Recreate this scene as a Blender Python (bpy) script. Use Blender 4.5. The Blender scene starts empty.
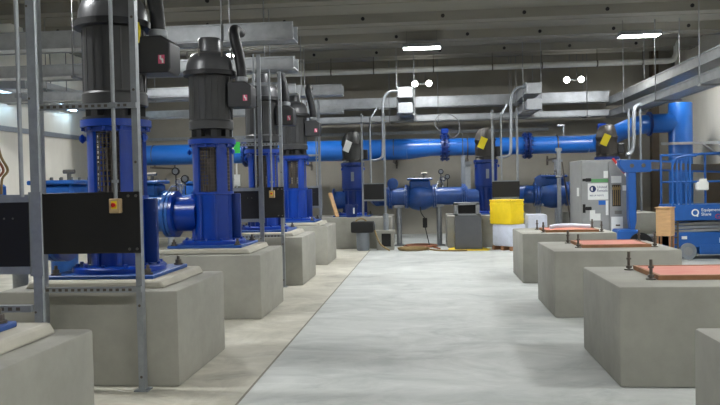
import bpy, bmesh, math, random
from mathutils import Vector, Matrix
random.seed(7)
S = bpy.context.scene
COL = S.collection
PI = math.pi

# ------------------------------------------------------------------ materials
def lin(c):
    return tuple(((v/255)/12.92 if v/255 <= .04045 else ((v/255+.055)/1.055)**2.4) for v in c)

def mat(name, rgb, rough=.6, metal=0., var=.0, scale=4., bump=0., spec=.5, stretch=None, rgb2=None, detail=6):
    m = bpy.data.materials.new(name); m.use_nodes = True
    nt = m.node_tree; b = nt.nodes['Principled BSDF']
    b.inputs['Roughness'].default_value = rough; b.inputs['Metallic'].default_value = metal
    b.inputs['Specular IOR Level'].default_value = spec
    c = lin(rgb)
    tc = nt.nodes.new('ShaderNodeTexCoord')
    src = tc.outputs['Object']
    if stretch:
        mp = nt.nodes.new('ShaderNodeMapping'); mp.inputs['Scale'].default_value = stretch
        nt.links.new(src, mp.inputs['Vector']); src = mp.outputs['Vector']
    n = nt.nodes.new('ShaderNodeTexNoise'); n.inputs['Scale'].default_value = scale
    n.inputs['Detail'].default_value = detail; n.inputs['Roughness'].default_value = .65
    nt.links.new(src, n.inputs['Vector'])
    r = nt.nodes.new('ShaderNodeValToRGB')
    c2 = lin(rgb2) if rgb2 else tuple(v*(1-var) for v in c)
    r.color_ramp.elements[0].position = .3; r.color_ramp.elements[1].position = .7
    r.color_ramp.elements[0].color = (*c2, 1)
    r.color_ramp.elements[1].color = (*(tuple(min(1, v*(1+var*.5)) for v in c) if not rgb2 else c), 1)
    nt.links.new(n.outputs['Fac'], r.inputs['Fac'])
    nt.links.new(r.outputs['Color'], b.inputs['Base Color'])
    if bump:
        bp = nt.nodes.new('ShaderNodeBump'); bp.inputs['Strength'].default_value = bump
        bp.inputs['Distance'].default_value = .02
        nt.links.new(n.outputs['Fac'], bp.inputs['Height']); nt.links.new(bp.outputs['Normal'], b.inputs['Normal'])
    return m

def emis(name, rgb, strength):
    m = bpy.data.materials.new(name); m.use_nodes = True
    b = m.node_tree.nodes['Principled BSDF']
    b.inputs['Base Color'].default_value = (.8, .8, .8, 1)
    b.inputs['Emission Color'].default_value = (*lin(rgb), 1)
    b.inputs['Emission Strength'].default_value = strength
    return m

M = {}
M['concrete'] = mat('plinth_concrete', (152, 151, 143), .85, 0, .2, 1.6, .15)
M['concrete_warm'] = mat('pad_grout', (178, 175, 163), .85, 0, .15, 3, .1)
M['wall'] = mat('wall_concrete', (152, 148, 138), .9, 0, .15, .6, .1)
M['wall_pale'] = mat('wall_pale_panel', (222, 219, 209), .8, 0, .14, .8, .05, stretch=(1, 1, .25))
M['ceil'] = mat('ceiling_concrete', (134, 131, 123), .9, 0, .1, .7, .1, stretch=(.3, 2, 2))
M['blue'] = mat('pump_blue_paint', (3, 56, 152), .28, 0, .12, 5)
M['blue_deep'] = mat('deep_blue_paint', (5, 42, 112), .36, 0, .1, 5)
M['blue_plate'] = mat('base_plate_blue', (30, 76, 150), .45, 0, .15, 5)
M['blue_pipe'] = mat('pipe_blue_paint', (34, 104, 192), .3, 0, .08, 3)
M['blue_valve'] = mat('valve_blue_paint', (34, 92, 170), .35, 0, .25, 8)
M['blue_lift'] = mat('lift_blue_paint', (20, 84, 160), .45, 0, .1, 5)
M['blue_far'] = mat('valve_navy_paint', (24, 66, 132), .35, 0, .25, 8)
M['motor'] = mat('motor_grey', (58, 59, 61), .45, .2, .12, 6)
M['motor_dark'] = mat('motor_dark_grey', (34, 35, 38), .5, .2, .1, 6)
M['hood'] = mat('hood_grey', (84, 85, 88), .35, .3, .12, 6)
M['galv'] = mat('galvanised_steel', (150, 155, 160), .45, .5, .15, 14)
M['tray'] = mat('tray_galvanised', (176, 180, 184), .38, .6, .18, 5)
M['panel'] = mat('black_panel', (14, 14, 16), .55, 0, .15, 5)
M['black'] = mat('black_rubber', (18, 18, 19), .7, 0, .2, 8)
M['steel'] = mat('bolt_steel', (120, 118, 112), .4, .7, .2, 20)
M['bolt_dark'] = mat('rod_dark_steel', (96, 90, 84), .5, .4, .2, 20)
M['chrome'] = mat('bright_steel', (205, 208, 212), .25, .8, .1, 10)
M['wood_red'] = mat('red_stained_plywood', (200, 142, 122), .75, 0, .1, 3, .05, rgb2=(192, 108, 100), stretch=(1, 4, 1))
M['wood_edge'] = mat('brown_timber', (146, 104, 72), .75, 0, .25, 6)
M['wood'] = mat('tan_timber', (190, 152, 108), .65, 0, .18, 5, .05, stretch=(1, 1, 6))
M['cab'] = mat('cabinet_grey', (150, 152, 152), .5, .1, .1, 5)
M['cab2'] = mat('cabinet_grey_inner', (118, 118, 112), .55, .1, .12, 5)
M['white'] = mat('white_sticker', (226, 228, 226), .6, 0, .06, 9)
M['green'] = mat('green_sticker', (92, 150, 96), .6, 0, .05, 9)
M['lime'] = mat('lime_tag', (70, 225, 90), .5, 0, .05, 9)
M['yellow'] = mat('yellow_plastic', (246, 214, 30), .5, 0, .08, 6)
M['yellow_tag'] = mat('yellow_tag', (222, 202, 30), .5, 0, .05, 9)
M['navy'] = mat('navy_print', (22, 44, 92), .6, 0, .03, 9)
M['red'] = mat('red_paint', (190, 36, 34), .5, 0, .1, 9)
M['pink'] = mat('pink_sticker', (216, 92, 128), .5, 0, .05, 9)
M['orange'] = mat('orange_paint', (214, 104, 34), .5, 0, .1, 9)
M['wrap'] = mat('white_plastic_wrap', (206, 212, 228), .3, 0, .12, 7, .35)
M['bin'] = mat('dark_grey_bin', (80, 82, 86), .55, 0, .1, 6)
M['bin_light'] = mat('grey_bin_rim', (132, 134, 136), .5, .2, .1, 6)
M['bag'] = mat('dark_motor_cover', (40, 36, 32), .5, 0, .3, 5, .6)
M['bag_green'] = mat('olive_black_cover', (26, 28, 26), .5, 0, .3, 5, .6)
M['hose'] = mat('tan_hose', (134, 112, 70), .6, 0, .15, 9)
M['hose_red'] = mat('rust_hose', (136, 84, 56), .6, 0, .15, 9)
M['drum'] = mat('grey_drum', (118, 124, 132), .5, 0, .1, 6)
M['white_pipe'] = mat('white_pipe_paint', (196, 196, 190), .5, 0, .1, 4)
M['box_beige'] = mat('beige_box', (176, 152, 116), .5, 0, .1, 6)
M['door'] = mat('brown_door', (96, 84, 68), .6, 0, .15, 4)
M['shaft'] = mat('brown_shaft', (92, 84, 80), .45, .5, .3, 8)
M['lamp'] = emis('lamp_diffuser', (250, 251, 250), 135)
M['spot'] = emis('spot_lens', (255, 252, 240), 30)
M['bluelamp'] = emis('blue_white_lens', (186, 226, 255), 25)

# ------------------------------------------------------------------ mesh helper
class MB:
    def __init__(s): s.bm = bmesh.new(); s.mi = 0
    def _mark(s, faces):
        for f in faces: f.material_index = s.mi
    def box(s, x0, x1, y0, y1, z0, z1, bev=0, rot=0, seg=1):
        cx, cy, cz = (x0+x1)/2, (y0+y1)/2, (z0+z1)/2
        g = bmesh.ops.create_cube(s.bm, size=1, matrix=Matrix.Translation((cx, cy, cz)) @ Matrix.Rotation(rot, 4, 'Z') @ Matrix.Diagonal((abs(x1-x0), abs(y1-y0), abs(z1-z0), 1)))
        fs = list({f for v in g['verts'] for f in v.link_faces}); s._mark(fs)
        if bev:
            es = list({e for v in g['verts'] for e in v.link_edges})
            r = bmesh.ops.bevel(s.bm, geom=es, offset=bev, segments=seg, affect='EDGES', profile=.5)
            s._mark(r['faces'])
        return s
    def cyl(s, a, b, r, seg=20, r2=None):
        a, b = Vector(a), Vector(b); d = b-a
        q = d.to_track_quat('Z', 'Y').to_matrix().to_4x4()
        g = bmesh.ops.create_cone(s.bm, cap_ends=True, segments=seg, radius1=r, radius2=r if r2 is None else r2, depth=d.length, matrix=Matrix.Translation((a+b)/2) @ q)
        s._mark({f for v in g['verts'] for f in v.link_faces}); return s
    def lathe(s, o, prof, ax='Z', seg=28, closed=False):
        o = Vector(o); rings = []
        for r, h in prof:
            ring = []
            for i in range(seg):
                t = 2*PI*i/seg; u, v = r*math.cos(t), r*math.sin(t)
                p = {'Z': (u, v, h), 'X': (h, u, v), 'Y': (v, h, u)}[ax]
                ring.append(s.bm.verts.new(o+Vector(p)))
            rings.append(ring)
        fs = []
        for A, B in zip(rings, rings[1:]+([rings[0]] if closed else [])):
            for i in range(seg):
                j = (i+1) % seg
                fs.append(s.bm.faces.new((A[i], A[j], B[j], B[i])))
        if not closed: fs.append(s.bm.faces.new(rings[0][::-1])); fs.append(s.bm.faces.new(rings[-1]))
        s._mark(fs); return s
    def tube(s, pts, r, seg=10, smooth=0):
        P = [Vector(p) for p in pts]
        if smooth:
            Q = []
            n = len(P)
            for i in range(n-1):
                p0, p1, p2, p3 = P[max(i-1, 0)], P[i], P[i+1], P[min(i+2, n-1)]
                for k in range(smooth):
                    t = k/smooth
                    Q.append(.5*((2*p1)+(p2-p0)*t+(2*p0-5*p1+4*p2-p3)*t*t+(3*p1-p0-3*p2+p3)*t**3))
            Q.append(P[-1]); P = Q
        rings = []; up = None
        for i, p in enumerate(P):
            d = (P[min(i+1, len(P)-1)]-P[max(i-1, 0)]).normalized()
            if up is None:
                up = d.orthogonal().normalized()
            else:
                up = (up-d*up.dot(d))
                up = up.normalized() if up.length > 1e-5 else d.orthogonal().normalized()
            w = d.cross(up)
            rr = r(i/(len(P)-1)) if callable(r) else r
            rings.append([s.bm.verts.new(p+rr*(math.cos(2*PI*k/seg)*up+math.sin(2*PI*k/seg)*w)) for k in range(seg)])
        fs = []
        for A, B in zip(rings, rings[1:]):
            for k in range(seg):
                j = (k+1) % seg
                fs.append(s.bm.faces.new((A[k], A[j], B[j], B[k])))
        fs.append(s.bm.faces.new(rings[0][::-1])); fs.append(s.bm.faces.new(rings[-1]))
        s._mark(fs); return s
    def prism(s, poly, a, b, ax='Y'):
        def pt(p, h): return {'Y': (p[0], h, p[1]), 'Z': (p[0], p[1], h), 'X': (h, p[0], p[1])}[ax]
        A = [s.bm.verts.new(pt(p, a)) for p in poly]; B = [s.bm.verts.new(pt(p, b)) for p in poly]
        fs = [s.bm.faces.new(A), s.bm.faces.new(B[::-1])]
        n = len(poly)
        for i in range(n):
            j = (i+1) % n
            fs.append(s.bm.faces.new((A[i], B[i], B[j], A[j])))
        s._mark(fs); return s
    def beam(s, a, b, w, h, roll=0):
        a, b = Vector(a), Vector(b); d = b-a
        q = d.to_track_quat('Y', 'Z').to_matrix().to_4x4()
        g = bmesh.ops.create_cube(s.bm, size=1, matrix=Matrix.Translation((a+b)/2) @ q @ Matrix.Rotation(roll, 4, 'Y') @ Matrix.Diagonal((w, d.length, h, 1)))
        s._mark({f for v in g['verts'] for f in v.link_faces}); return s
    def bolts(s, c, r, n, br, bl, ax='X', off=0):
        c = Vector(c)
        for i in range(n):
            t = 2*PI*(i+off)/n; u, v = r*math.cos(t), r*math.sin(t)
            d = {'X': Vector((1, 0, 0)), 'Y': Vector((0, 1, 0)), 'Z': Vector((0, 0, 1))}[ax]
            p = c+Vector({'X': (0, u, v), 'Y': (u, 0, v), 'Z': (u, v, 0)}[ax])
            s.cyl(p-d*bl/2, p+d*bl/2, br, 6)
        return s
    def build(s, name, m, parent=None, bevel=0, loc=None):
        bmesh.ops.recalc_face_normals(s.bm, faces=s.bm.faces)
        me = bpy.data.meshes.new(name); s.bm.to_mesh(me); s.bm.free()
        for k in (m if isinstance(m, (list, tuple)) else [m]): me.materials.append(M[k])
        for p in me.polygons: p.use_smooth = True
        me.set_sharp_from_angle(angle=math.radians(32))
        o = bpy.data.objects.new(name, me); COL.objects.link(o)
        if parent: o.parent = parent
        if loc: o.location = loc
        if bevel:
            b = o.modifiers.new('edge', 'BEVEL'); b.width = bevel; b.segments = 2
            b.limit_method = 'ANGLE'; b.angle_limit = math.radians(50)
        return o

def tag(o, label, cat, group=None):
    o['label'] = label; o['category'] = cat
    if group: o['group'] = group
    return o
def thing(name, label, cat, loc=(0, 0, 0), rz=0, group=None):
    o = bpy.data.objects.new(name, None); COL.objects.link(o)
    o.empty_display_size = .1
    o.location = loc; o.rotation_euler = (0, 0, rz)
    return tag(o, label, cat, group)
def struct(o):
    o['kind'] = 'structure'; return o
def kids(o): return [c for c in list(COL.objects) if c.parent == o]
def copy_tree(o, parent=None):
    c = o.copy(); COL.objects.link(c)
    if parent: c.parent = parent
    for ch in kids(o): copy_tree(ch, c)
    return c
def dup(o, loc, label, group=None, rz=None):
    c = copy_tree(o); c.location = loc; c['label'] = label
    if rz is not None: c.rotation_euler = (0, 0, rz)
    if group: c['group'] = group
    return c
def text(name, body, size, m, parent, loc, rot, ext=.002):
    cu = bpy.data.curves.new(name, 'FONT'); cu.body = body; cu.size = size; cu.extrude = ext
    t = bpy.data.objects.new('tmp', cu); COL.objects.link(t)
    dg = bpy.context.evaluated_depsgraph_get()
    me = bpy.data.meshes.new_from_object(t.evaluated_get(dg))
    bpy.data.objects.remove(t)
    me.materials.clear(); me.materials.append(M[m])
    o = bpy.data.objects.new(name, me); COL.objects.link(o)
    o.parent = parent; o.location = loc; o.rotation_euler = rot
    return o

XL, XR, YB, YN, ZC = -10.0, 7.9, 24.9, -3.0, 5.75

# ------------------------------------------------------------------ setting
def floor_mat():
    m = bpy.data.materials.new('slab_concrete'); m.use_nodes = True
    nt = m.node_tree; b = nt.nodes['Principled BSDF']; L = nt.links.new
    b.inputs['Roughness'].default_value = .62; b.inputs['Specular IOR Level'].default_value = .35
    tc = nt.nodes.new('ShaderNodeTexCoord'); sep = nt.nodes.new('ShaderNodeSeparateXYZ'); L(tc.outputs['Object'], sep.inputs[0])
    def noise(sc, st, det=7):
        mp = nt.nodes.new('ShaderNodeMapping'); mp.inputs['Scale'].default_value = st; L(tc.outputs['Object'], mp.inputs['Vector'])
        n = nt.nodes.new('ShaderNodeTexNoise'); n.inputs['Scale'].default_value = sc; n.inputs['Detail'].default_value = det
        n.inputs['Roughness'].default_value = .7; n.inputs['Distortion'].default_value = 1.2; L(mp.outputs[0], n.inputs['Vector']); return n.outputs['Fac']
    def ramp(f, p0, c0, p1, c1):
        r = nt.nodes.new('ShaderNodeValToRGB'); r.color_ramp.elements[0].position = p0; r.color_ramp.elements[1].position = p1
        r.color_ramp.elements[0].color = (*lin(c0), 1); r.color_ramp.elements[1].color = (*lin(c1), 1); L(f, r.inputs['Fac']); return r.outputs['Color']
    aisle = ramp(noise(1.4, (.7, 1.1, 1)), .34, (160, 164, 162), .66, (187, 190, 187))
    side = ramp(noise(1.3, (1, 1, 1)), .34, (162, 159, 147), .66, (194, 191, 178))
    mx = nt.nodes.new('ShaderNodeMix'); mx.data_type = 'RGBA'
    gt = nt.nodes.new('ShaderNodeMath'); gt.operation = 'GREATER_THAN'; gt.inputs[1].default_value = -1.52
    L(sep.outputs['X'], gt.inputs[0]); L(gt.outputs[0], mx.inputs['Factor']); L(side, mx.inputs['A']); L(aisle, mx.inputs['B'])
    # scuffs: pale streaks
    sc = ramp(noise(1.6, (.6, 1.7, 1), 10), .54, (0, 0, 0), .66, (110, 112, 112))
    m2 = nt.nodes.new('ShaderNodeMix'); m2.data_type = 'RGBA'; m2.blend_type = 'SCREEN'; m2.inputs['Factor'].default_value = .55
    L(mx.outputs['Result'], m2.inputs['A']); L(sc, m2.inputs['B'])
    dk = ramp(noise(.8, (.7, 1.2, 1), 8), .56, (255, 255, 255), .72, (196, 198, 200))
    m3 = nt.nodes.new('ShaderNodeMix'); m3.data_type = 'RGBA'; m3.blend_type = 'MULTIPLY'; m3.inputs['Factor'].default_value = .7
    L(m2.outputs['Result'], m3.inputs['A']); L(dk, m3.inputs['B'])
    L(m3.outputs['Result'], b.inputs['Base Color'])
    return m
M['floor'] = floor_mat()
o = struct(MB().box(XL-.2, XR+.2, YN-.2, YB+.2, -.2, 0).build('floor', 'floor'))
o = struct(MB().box(-1.535, -1.515, YN, 19.2, 0, .002).build('trim_1', 'steel')); M['joint'] = mat('joint_filler', (128, 124, 114), .9, 0, .2, 9); o.data.materials[0] = M['joint']
struct(MB().box(XL-.2, XR+.2, YB, YB+.2, 0, ZC).build('wall_back', 'wall'))
struct(MB().box(XL-.2, XL, YN, YB, 0, ZC).build('wall_left', 'wall_pale'))
struct(MB().box(XR, XR+.2, YN, YB, 0, ZC).build('wall_right', 'wall_pale'))
struct(MB().box(XL-.2, XR+.2, YN-.2, YN, 0, ZC).build('wall_front', 'wall'))
# rail trims along the left and back wall
struct(MB().box(XL, XL+.06, 4, YB, 3.12, 3.24).box(XL, XR-4, YB-.06, YB, 3.3, 3.4).build('trim_2', 'galv'))
struct(MB().box(7.1, 7.32, YB-.25, YB, 0, ZC).build('trim_3', 'door'))
# ceiling: concrete double tees, stems run across the hall
c = MB().box(XL-.2, XR+.2, YN-.2, YB+.2, ZC, ZC+.2)
yy = 22.7; k = 0
holes = []
while yy > YN+1:
    c.prism([(yy-.05, ZC+.01), (yy+.85, ZC+.01), (yy+.8, ZC-.22), (yy, ZC-.22)], XL, XR, 'X')
    c.box(XL, XR, yy+.36, yy+.42, ZC-.235, ZC-.215)
    x = XL+.9+(.7 if k % 2 else 0)
    while x < XR:
        holes.append((x, yy)); x += 1.9
    yy -= 2.35; k += 1
c.mi = 1
for x, y in holes: c.cyl((x, y-.045, ZC-.11), (x, y+.05, ZC-.11), .045, 10)
struct(c.build('ceiling', ['ceil', 'black']))
# brown door on the right wall
d = struct(MB().box(XR-.06, XR, 21.0, 22.1, 0, 2.05).build('door_1', 'door'))
MB().cyl((XR-.12, 21.15, 1.0), (XR-.06, 21.15, 1.0), .03).build('door_handle', 'steel', d)

# ------------------------------------------------------------------ lamps
def make_lamp(label):
    t = thing('ceiling_light', label, 'light', group='ceiling strip lights')
    MB().box(-.5, .5, -.22, .22, .0, .07, .015).box(-.5, .5, -.22, -.205, -.04, .02).box(-.5, .5, .205, .22, -.04, .02).box(-.5, -.485, -.22, .22, -.04, .02).box(.485, .5, -.22, .22, -.04, .02).build('housing', 'galv', t)
    MB().box(-.48, .48, -.2, .2, -.03, 0).build('diffuser', 'lamp', t)
    r = MB()
    for x in (-.4, .4): r.cyl((x, 0, .07), (x, 0, ZC-5.32), .008, 6)
    r.build('hanger_rod', 'steel', t)
    return t
proto = make_lamp('white strip light hung in mid-ceiling above the aisle')
proto.location = (-.12, 20.2, 5.32)
dup(proto, (5.35, 19.6, 5.32), 'white strip light on the right, above the blue lifts')
dup(proto, (-5.5, 20.2, 5.32), 'white strip light on the left, glowing behind the second pump motor')
for y in (13.1, 6.3, -.3):
    for x in (-5.5, -.12, 5.35):
        if (x, y) not in ((-.12, 6.3), (-5.5, -.3)): dup(proto, (x, y, 5.32), 'white ceiling strip light overhead, above the top edge of the photo')

def make_twin(label, loc):
    t = thing('twin_spotlight', label, 'light', loc, group='twin emergency spotlights')
    MB().box(-.2, .2, -.05, .05, -.03, .03).build('bar', 'bin_light', t)
    for x in (-.22, .22):
        h = MB().lathe((x, 0, 0), [(.05, .06), (.085, .02), (.1, -.08)], 'Y').build('spot_head', 'bin_light', t)
        MB().lathe((x, 0, 0), [(.09, -.081), (.085, -.105), (.04, -.12)], 'Y').build('lens', 'spot', h)
    r = MB()
    for x in (-.12, .1): r.cyl((x, 0, .03), (x, 0, ZC-loc[2]), .012, 6)
    r.build('hanger_rod', 'bin_light', t)
    return t
make_twin('twin bulb spotlight hung left of centre above the pipe ring flange', (-.16, 24.0, 4.83))
make_twin('twin bulb spotlight hung on the right above the grey cabinet', (4.55, 24.0, 4.8))
for y, z, l in ((16.9, 3.9, 'small bluish wall light on the far left wall beside the first tall post'), (19.9, 3.97, 'small bluish wall light on the far left wall behind the nearest motor')):
    t = thing('wall_light', l, 'light', (XL, y, z), group='bluish wall lights')
    MB().box(0, .12, -.5, .5, -.08, .08).build('housing', 'galv', t)
    MB().box(.12, .17, -.45, .45, -.06, .06).build('lens', 'bluelamp', t)

# ------------------------------------------------------------------ plinths
PH = .824
def make_plinth(name, label, loc, w, d, pad, group):
    t = thing(name, label, 'plinth', loc, 0, group)
    MB().box(-w/2, w/2, -d/2, d/2, 0, PH, .022, seg=2).build('block', 'concrete', t)
    if pad:
        MB().prism([(-.64, PH), (.64, PH), (.6, PH+.07), (-.6, PH+.07)], -.58, .58, 'Y').build('grout_pad', 'concrete_warm', t, bevel=.02)
    return t
PX = -2.95; PYS = [3.75+3.16*i for i in range(5)]
lab = ['concrete plinth at the lower left corner of the photo, nearest of the left row',
       'concrete plinth under the nearest full blue pump with the grey motor',
       'concrete plinth under the second full blue pump of the left row',
       'concrete plinth under the third full blue pump, behind the slotted strut frame',
       'concrete plinth under the farthest pump of the left row']
p0 = make_plinth('pump_plinth', lab[0], (PX, PYS[0], 0), 1.608, 1.444, True, 'plinths of the left pump row')
for i in range(1, 5): dup(p0, (PX, PYS[i], 0), lab[i])
p0.location = (PX+.03, PYS[0]+.05, 0)
q0 = make_plinth('empty_plinth', 'empty concrete plinth at the lower right corner, mostly cut off by the frame', (2.279, 3.78, 0), 1.522, 1.444, False, 'empty plinths of the right row')
dup(q0, (2.279, 6.94, 0), 'large empty concrete plinth in the right foreground under a reddish board')
dup(q0, (2.279, 10.1, 0), 'middle empty concrete plinth on the right under a reddish board')
dup(q0, (2.279, 13.26, 0), 'farthest empty concrete plinth on the right, beside the white wrapped goods')
BX = [-2.06, 1.53, 4.7]; BY = 20.35
b0 = make_plinth('pump_plinth', 'concrete plinth at the far wall behind the black and grey drum', (BX[0], BY, 0), 2.16, 1.7, False, 'plinths at the far wall')
dup(b0, (BX[1], BY, 0), 'concrete plinth at the far wall behind the dark grey bin')
dup(b0, (BX[2], BY, 0), 'concrete plinth at the far wall behind the grey cabinet')

# boards and anchor rods on the right plinths
def make_board(label, loc):
    t = thing('plywood_template', label, 'board', loc, 0, 'reddish boards on the right plinths')
    MB().box(-.4, .4, -.36, .36, 0, .035).build('sheet', 'wood_red', t)
    f = MB().box(-.43, .43, -.4, -.36, 0, .04).box(-.43, .43, .36, .4, 0, .04).box(-.43, -.4, -.36, .36, 0, .04).box(.4, .43, -.36, .36, 0, .04)
    f.build('edge_batten', 'wood_edge', t)
    return t
bd = make_board('reddish plywood board on the large right foreground plinth', (2.37, 7.0, PH))
bd3 = dup(bd, (2.36, 10.16, PH), 'reddish plywood board on the middle right plinth')
bd4 = dup(bd, (2.36, 13.1, PH), 'reddish plywood board on the farthest right plinth')
def make_rod(label, loc, group):
    t = thing('anchor_rod', label, 'anchor rod', loc, 0, group)
    MB().cyl((0, 0, 0), (0, 0, .175), .014, 10).build('threaded_rod', 'bolt_dark', t)
    MB().cyl((0, 0, .02), (0, 0, .042), .028, 6).cyl((0, 0, .0), (0, 0, .01), .042, 14).build('nut', 'bolt_dark', t)
    MB().cyl((0, 0, .1), (0, 0, .118), .024, 6).build('top_nut', 'bolt_dark', t)
    return t
rods = [(-.43, -.36, 'front left'), (-.43, .42, 'back left'), (.5, -.38, 'front right'), (.5, .42, 'back right')]
names = [(7.0, 'large right foreground plinth'), (10.16, 'middle right plinth'), (13.1, 'farthest right plinth')]
rp = None
for y, n in names:
    for dx, dy, w in rods:
        lb = 'dark anchor rod, %s of the board on the %s' % (w, n)
        x = 2.365+(-.475 if dx < 0 else .475); yv = y+(-.36 if dy < 0 else .36)
        if rp is None: rp = make_rod(lb, (x, yv, PH), 'anchor rods standing on the right plinths')
        else: dup(rp, (x, yv, PH), lb)
tag(MB().tube([(2.02, 12.84, PH+.08), (2.15, 12.88, PH+.1), (2.4, 12.92, PH+.1), (2.7, 12.98, PH+.08)], .035, 10, 5).build('plastic_roll', 'wrap'), 'white plastic roll lying on the board of the farthest right plinth', 'roll')

# ------------------------------------------------------------------ pumps
def make_head(t, deep, solid=False):
    MB().box(-.5, .5, -.48, .48, 0, .035, .006).build('base_plate', 'blue_plate', t)
    MB().lathe((0, 0, .035), [(.43, 0), (.43, .04), (.41, .055), (.28, .055)]).bolts((0, 0, .1), .38, 12, .018, .03, 'Z').build('base_flange', 'blue', t)
    for x in (-.43, .43):
        for y in (-.41, .41): MB().cyl((x, y, .035), (x, y, .05), .045, 12).cyl((x, y, .05), (x, y, .085), .03, 6).cyl((x, y, .085), (x, y, .12), .016, 8).build('anchor_bolt', 'bolt_dark', t)
    low = MB().lathe((0, 0, 0), [(.265, .08), (.265, .7), (.28, .705), (.28, .74), (.2, .74)])
    for i in range(8):
        u = 2*PI*(i+.5)/8
        low.beam((.27*math.cos(u), .27*math.sin(u), .1), (.27*math.cos(u), .27*math.sin(u), .7), .05, .02, -u)
    low.build('discharge_head', deep, t)
    # window section: four curved pillars between rings
    w = MB()
    for kq in range(4):
        c0 = PI/4+kq*PI/2
        pol = []
        for i in range(7):
            a_ = c0+(-.3+.6*i/6); pol.append((.27*math.cos(a_), .27*math.sin(a_)))
        for i in range(6, -1, -1):
            a_ = c0+(-.3+.6*i/6); pol.append((.235*math.cos(a_), .235*math.sin(a_)))
        w.prism(pol, .74, 1.36, 'Z')
    w.lathe((0, 0, 0), [(.28, 1.34), (.28, 1.38), (.325, 1.385), (.325, 1.45), (.2, 1.45)])
    w.bolts((0, 0, 1.375), .3, 12, .016, .05, 'Z')
    w.build('window_frame', 'blue' if deep == 'blue' else deep, t)
    if solid:
        MB().lathe((0, 0, 0), [(.285, .74), (.3, .76), (.3, 1.34), (.285, 1.36)]).build('shroud', deep, t)
        MB().box(-.02, .06, -.306, -.296, .95, 1.2).build('label', 'drum', t)
    for sx in (-1, 1):
        MB().lathe((0, 0, 0), [(.03, 0), (.045, .02), (.02, .045)] , 'X', 12).build('lifting_lug', 'blue', t, loc=(.3*sx, -.12, 1.28))
    if not solid:
        g = MB()
        for i in range(36):
            u = 2*PI*i/36; g.cyl((.225*math.cos(u), .225*math.sin(u), .74), (.225*math.cos(u), .225*math.sin(u), 1.36), .006, 5)
        for i in range(12): g.lathe((0, 0, .78+.05*i), [(.221, -.005), (.229, -.005), (.229, .005), (.221, .005)], 'Z', 28, True)
        g.build('guard_screen', 'bolt_dark', t)
    MB().cyl((0, 0, .7), (0, 0, 1.46), .05, 16).cyl((0, 0, .98), (0, 0, 1.2), .11, 20).cyl((0, 0, .74), (0, 0, .84), .13, 20).build('shaft', 'shaft', t)
    d = MB().cyl((-.2, 0, .44), (-.52, 0, .44), .24, 28)
    d.lathe((0, 0, .44), [(.24, -.5), (.32, -.505), (.32, -.55), (.2, -.55)], 'X')
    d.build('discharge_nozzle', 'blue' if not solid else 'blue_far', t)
    MB().box(.16, .38, -.03, .03, .1, .71, .012, seg=2).box(.16, .3, -.02, .02, .06, .12).build('guard_plate', 'blue_deep', t)

def add_motor(t, sticker):
    z = 1.45
    f = MB().cyl((0, 0, z), (0, 0, z+.03), .3, 28)
    for i in range(8):
        u = 2*PI*(i+.5)/8; f.box(.23*math.cos(u)-.04, .23*math.cos(u)+.04, .23*math.sin(u)-.04, .23*math.sin(u)+.04, z+.03, z+.13, rot=u)
    f.cyl((0, 0, z+.03), (0, 0, z+.13), .2, 20)
    f.build('motor_foot', 'motor_dark', t)
    b = MB().lathe((0, 0, z), [(.28, .13), (.3, .14), (.3, .24), (.285, .26), (.285, .84), (.29, .86)], seg=40)
    for i in range(20):
        u = 2*PI*i/20
        b.beam((.28*math.cos(u), .28*math.sin(u), z+.27), (.28*math.cos(u), .28*math.sin(u), z+.84), .012, .025, -u+PI/2)
    b.build('motor_body', 'motor', t)
    MB().lathe((0, 0, z), [(.29, .85), (.36, .86), (.36, .92), (.31, .93)], seg=40).build('motor_rim', 'motor_dark', t)
    h = MB().lathe((0, 0, z), [(.325, .92), (.315, 1.02), (.285, 1.11), (.23, 1.16), (.19, 1.17)], seg=40).build('motor_hood', 'hood', t)
    MB().lathe((0, 0, z), [(.19, 1.16), (.16, 1.19), (.155, 1.35), (.14, 1.38), (.07, 1.395)], seg=32).build('motor_cap', 'hood', h)
    for i in range(6):
        g = MB(); u = 2*PI*(i+.3)/6; g.cyl((.3*math.cos(u), .3*math.sin(u), z+1.1), (.3*math.cos(u), .3*math.sin(u), z+1.19), .014, 8)
        g.build('lifting_eye', 'steel', h)
    j = MB().prism([(.28, z+.42), (.58, z+.42), (.6, z+.46), (.6, z+.7), (.52, z+.76), (.28, z+.76)], -.17, .13, 'Y').build('junction_box', 'motor', t, bevel=.012)
    MB().box(.27, .33, -.1, .1, z+.5, z+.7).build('box_neck', 'motor_dark', j)
    if sticker:
        s = MB().box(.49, .55, -.1735, -.169, z+.5, z+.58)
        s.mi = 1; s.box(.505, .52, -.176, -.173, z+.54, z+.575).box(.515, .535, -.176, -.173, z+.53, z+.55).box(.525, .54, -.176, -.173, z+.505, z+.54)
        s.build('warning_sticker', ['pink', 'white'], j)
    cd = MB().tube([(.44, -.02, z+.76), (.44, -.02, z+.92), (.41, 0, z+1.12), (.36, .0, z+1.34), (.33, .05, z+1.47), (.32, .2, z+1.53), (.32, .5, z+1.54)], lambda u: .062+.012*math.sin(u*3), 14, 6).build('cable_conduit', 'motor_dark' if sticker else 'motor', t)
    MB().lathe((.44, -.02, z+.76), [(.07, 0), (.085, .02), (.085, .07), (.07, .08)]).build('conduit_collar', 'galv', cd)

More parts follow.
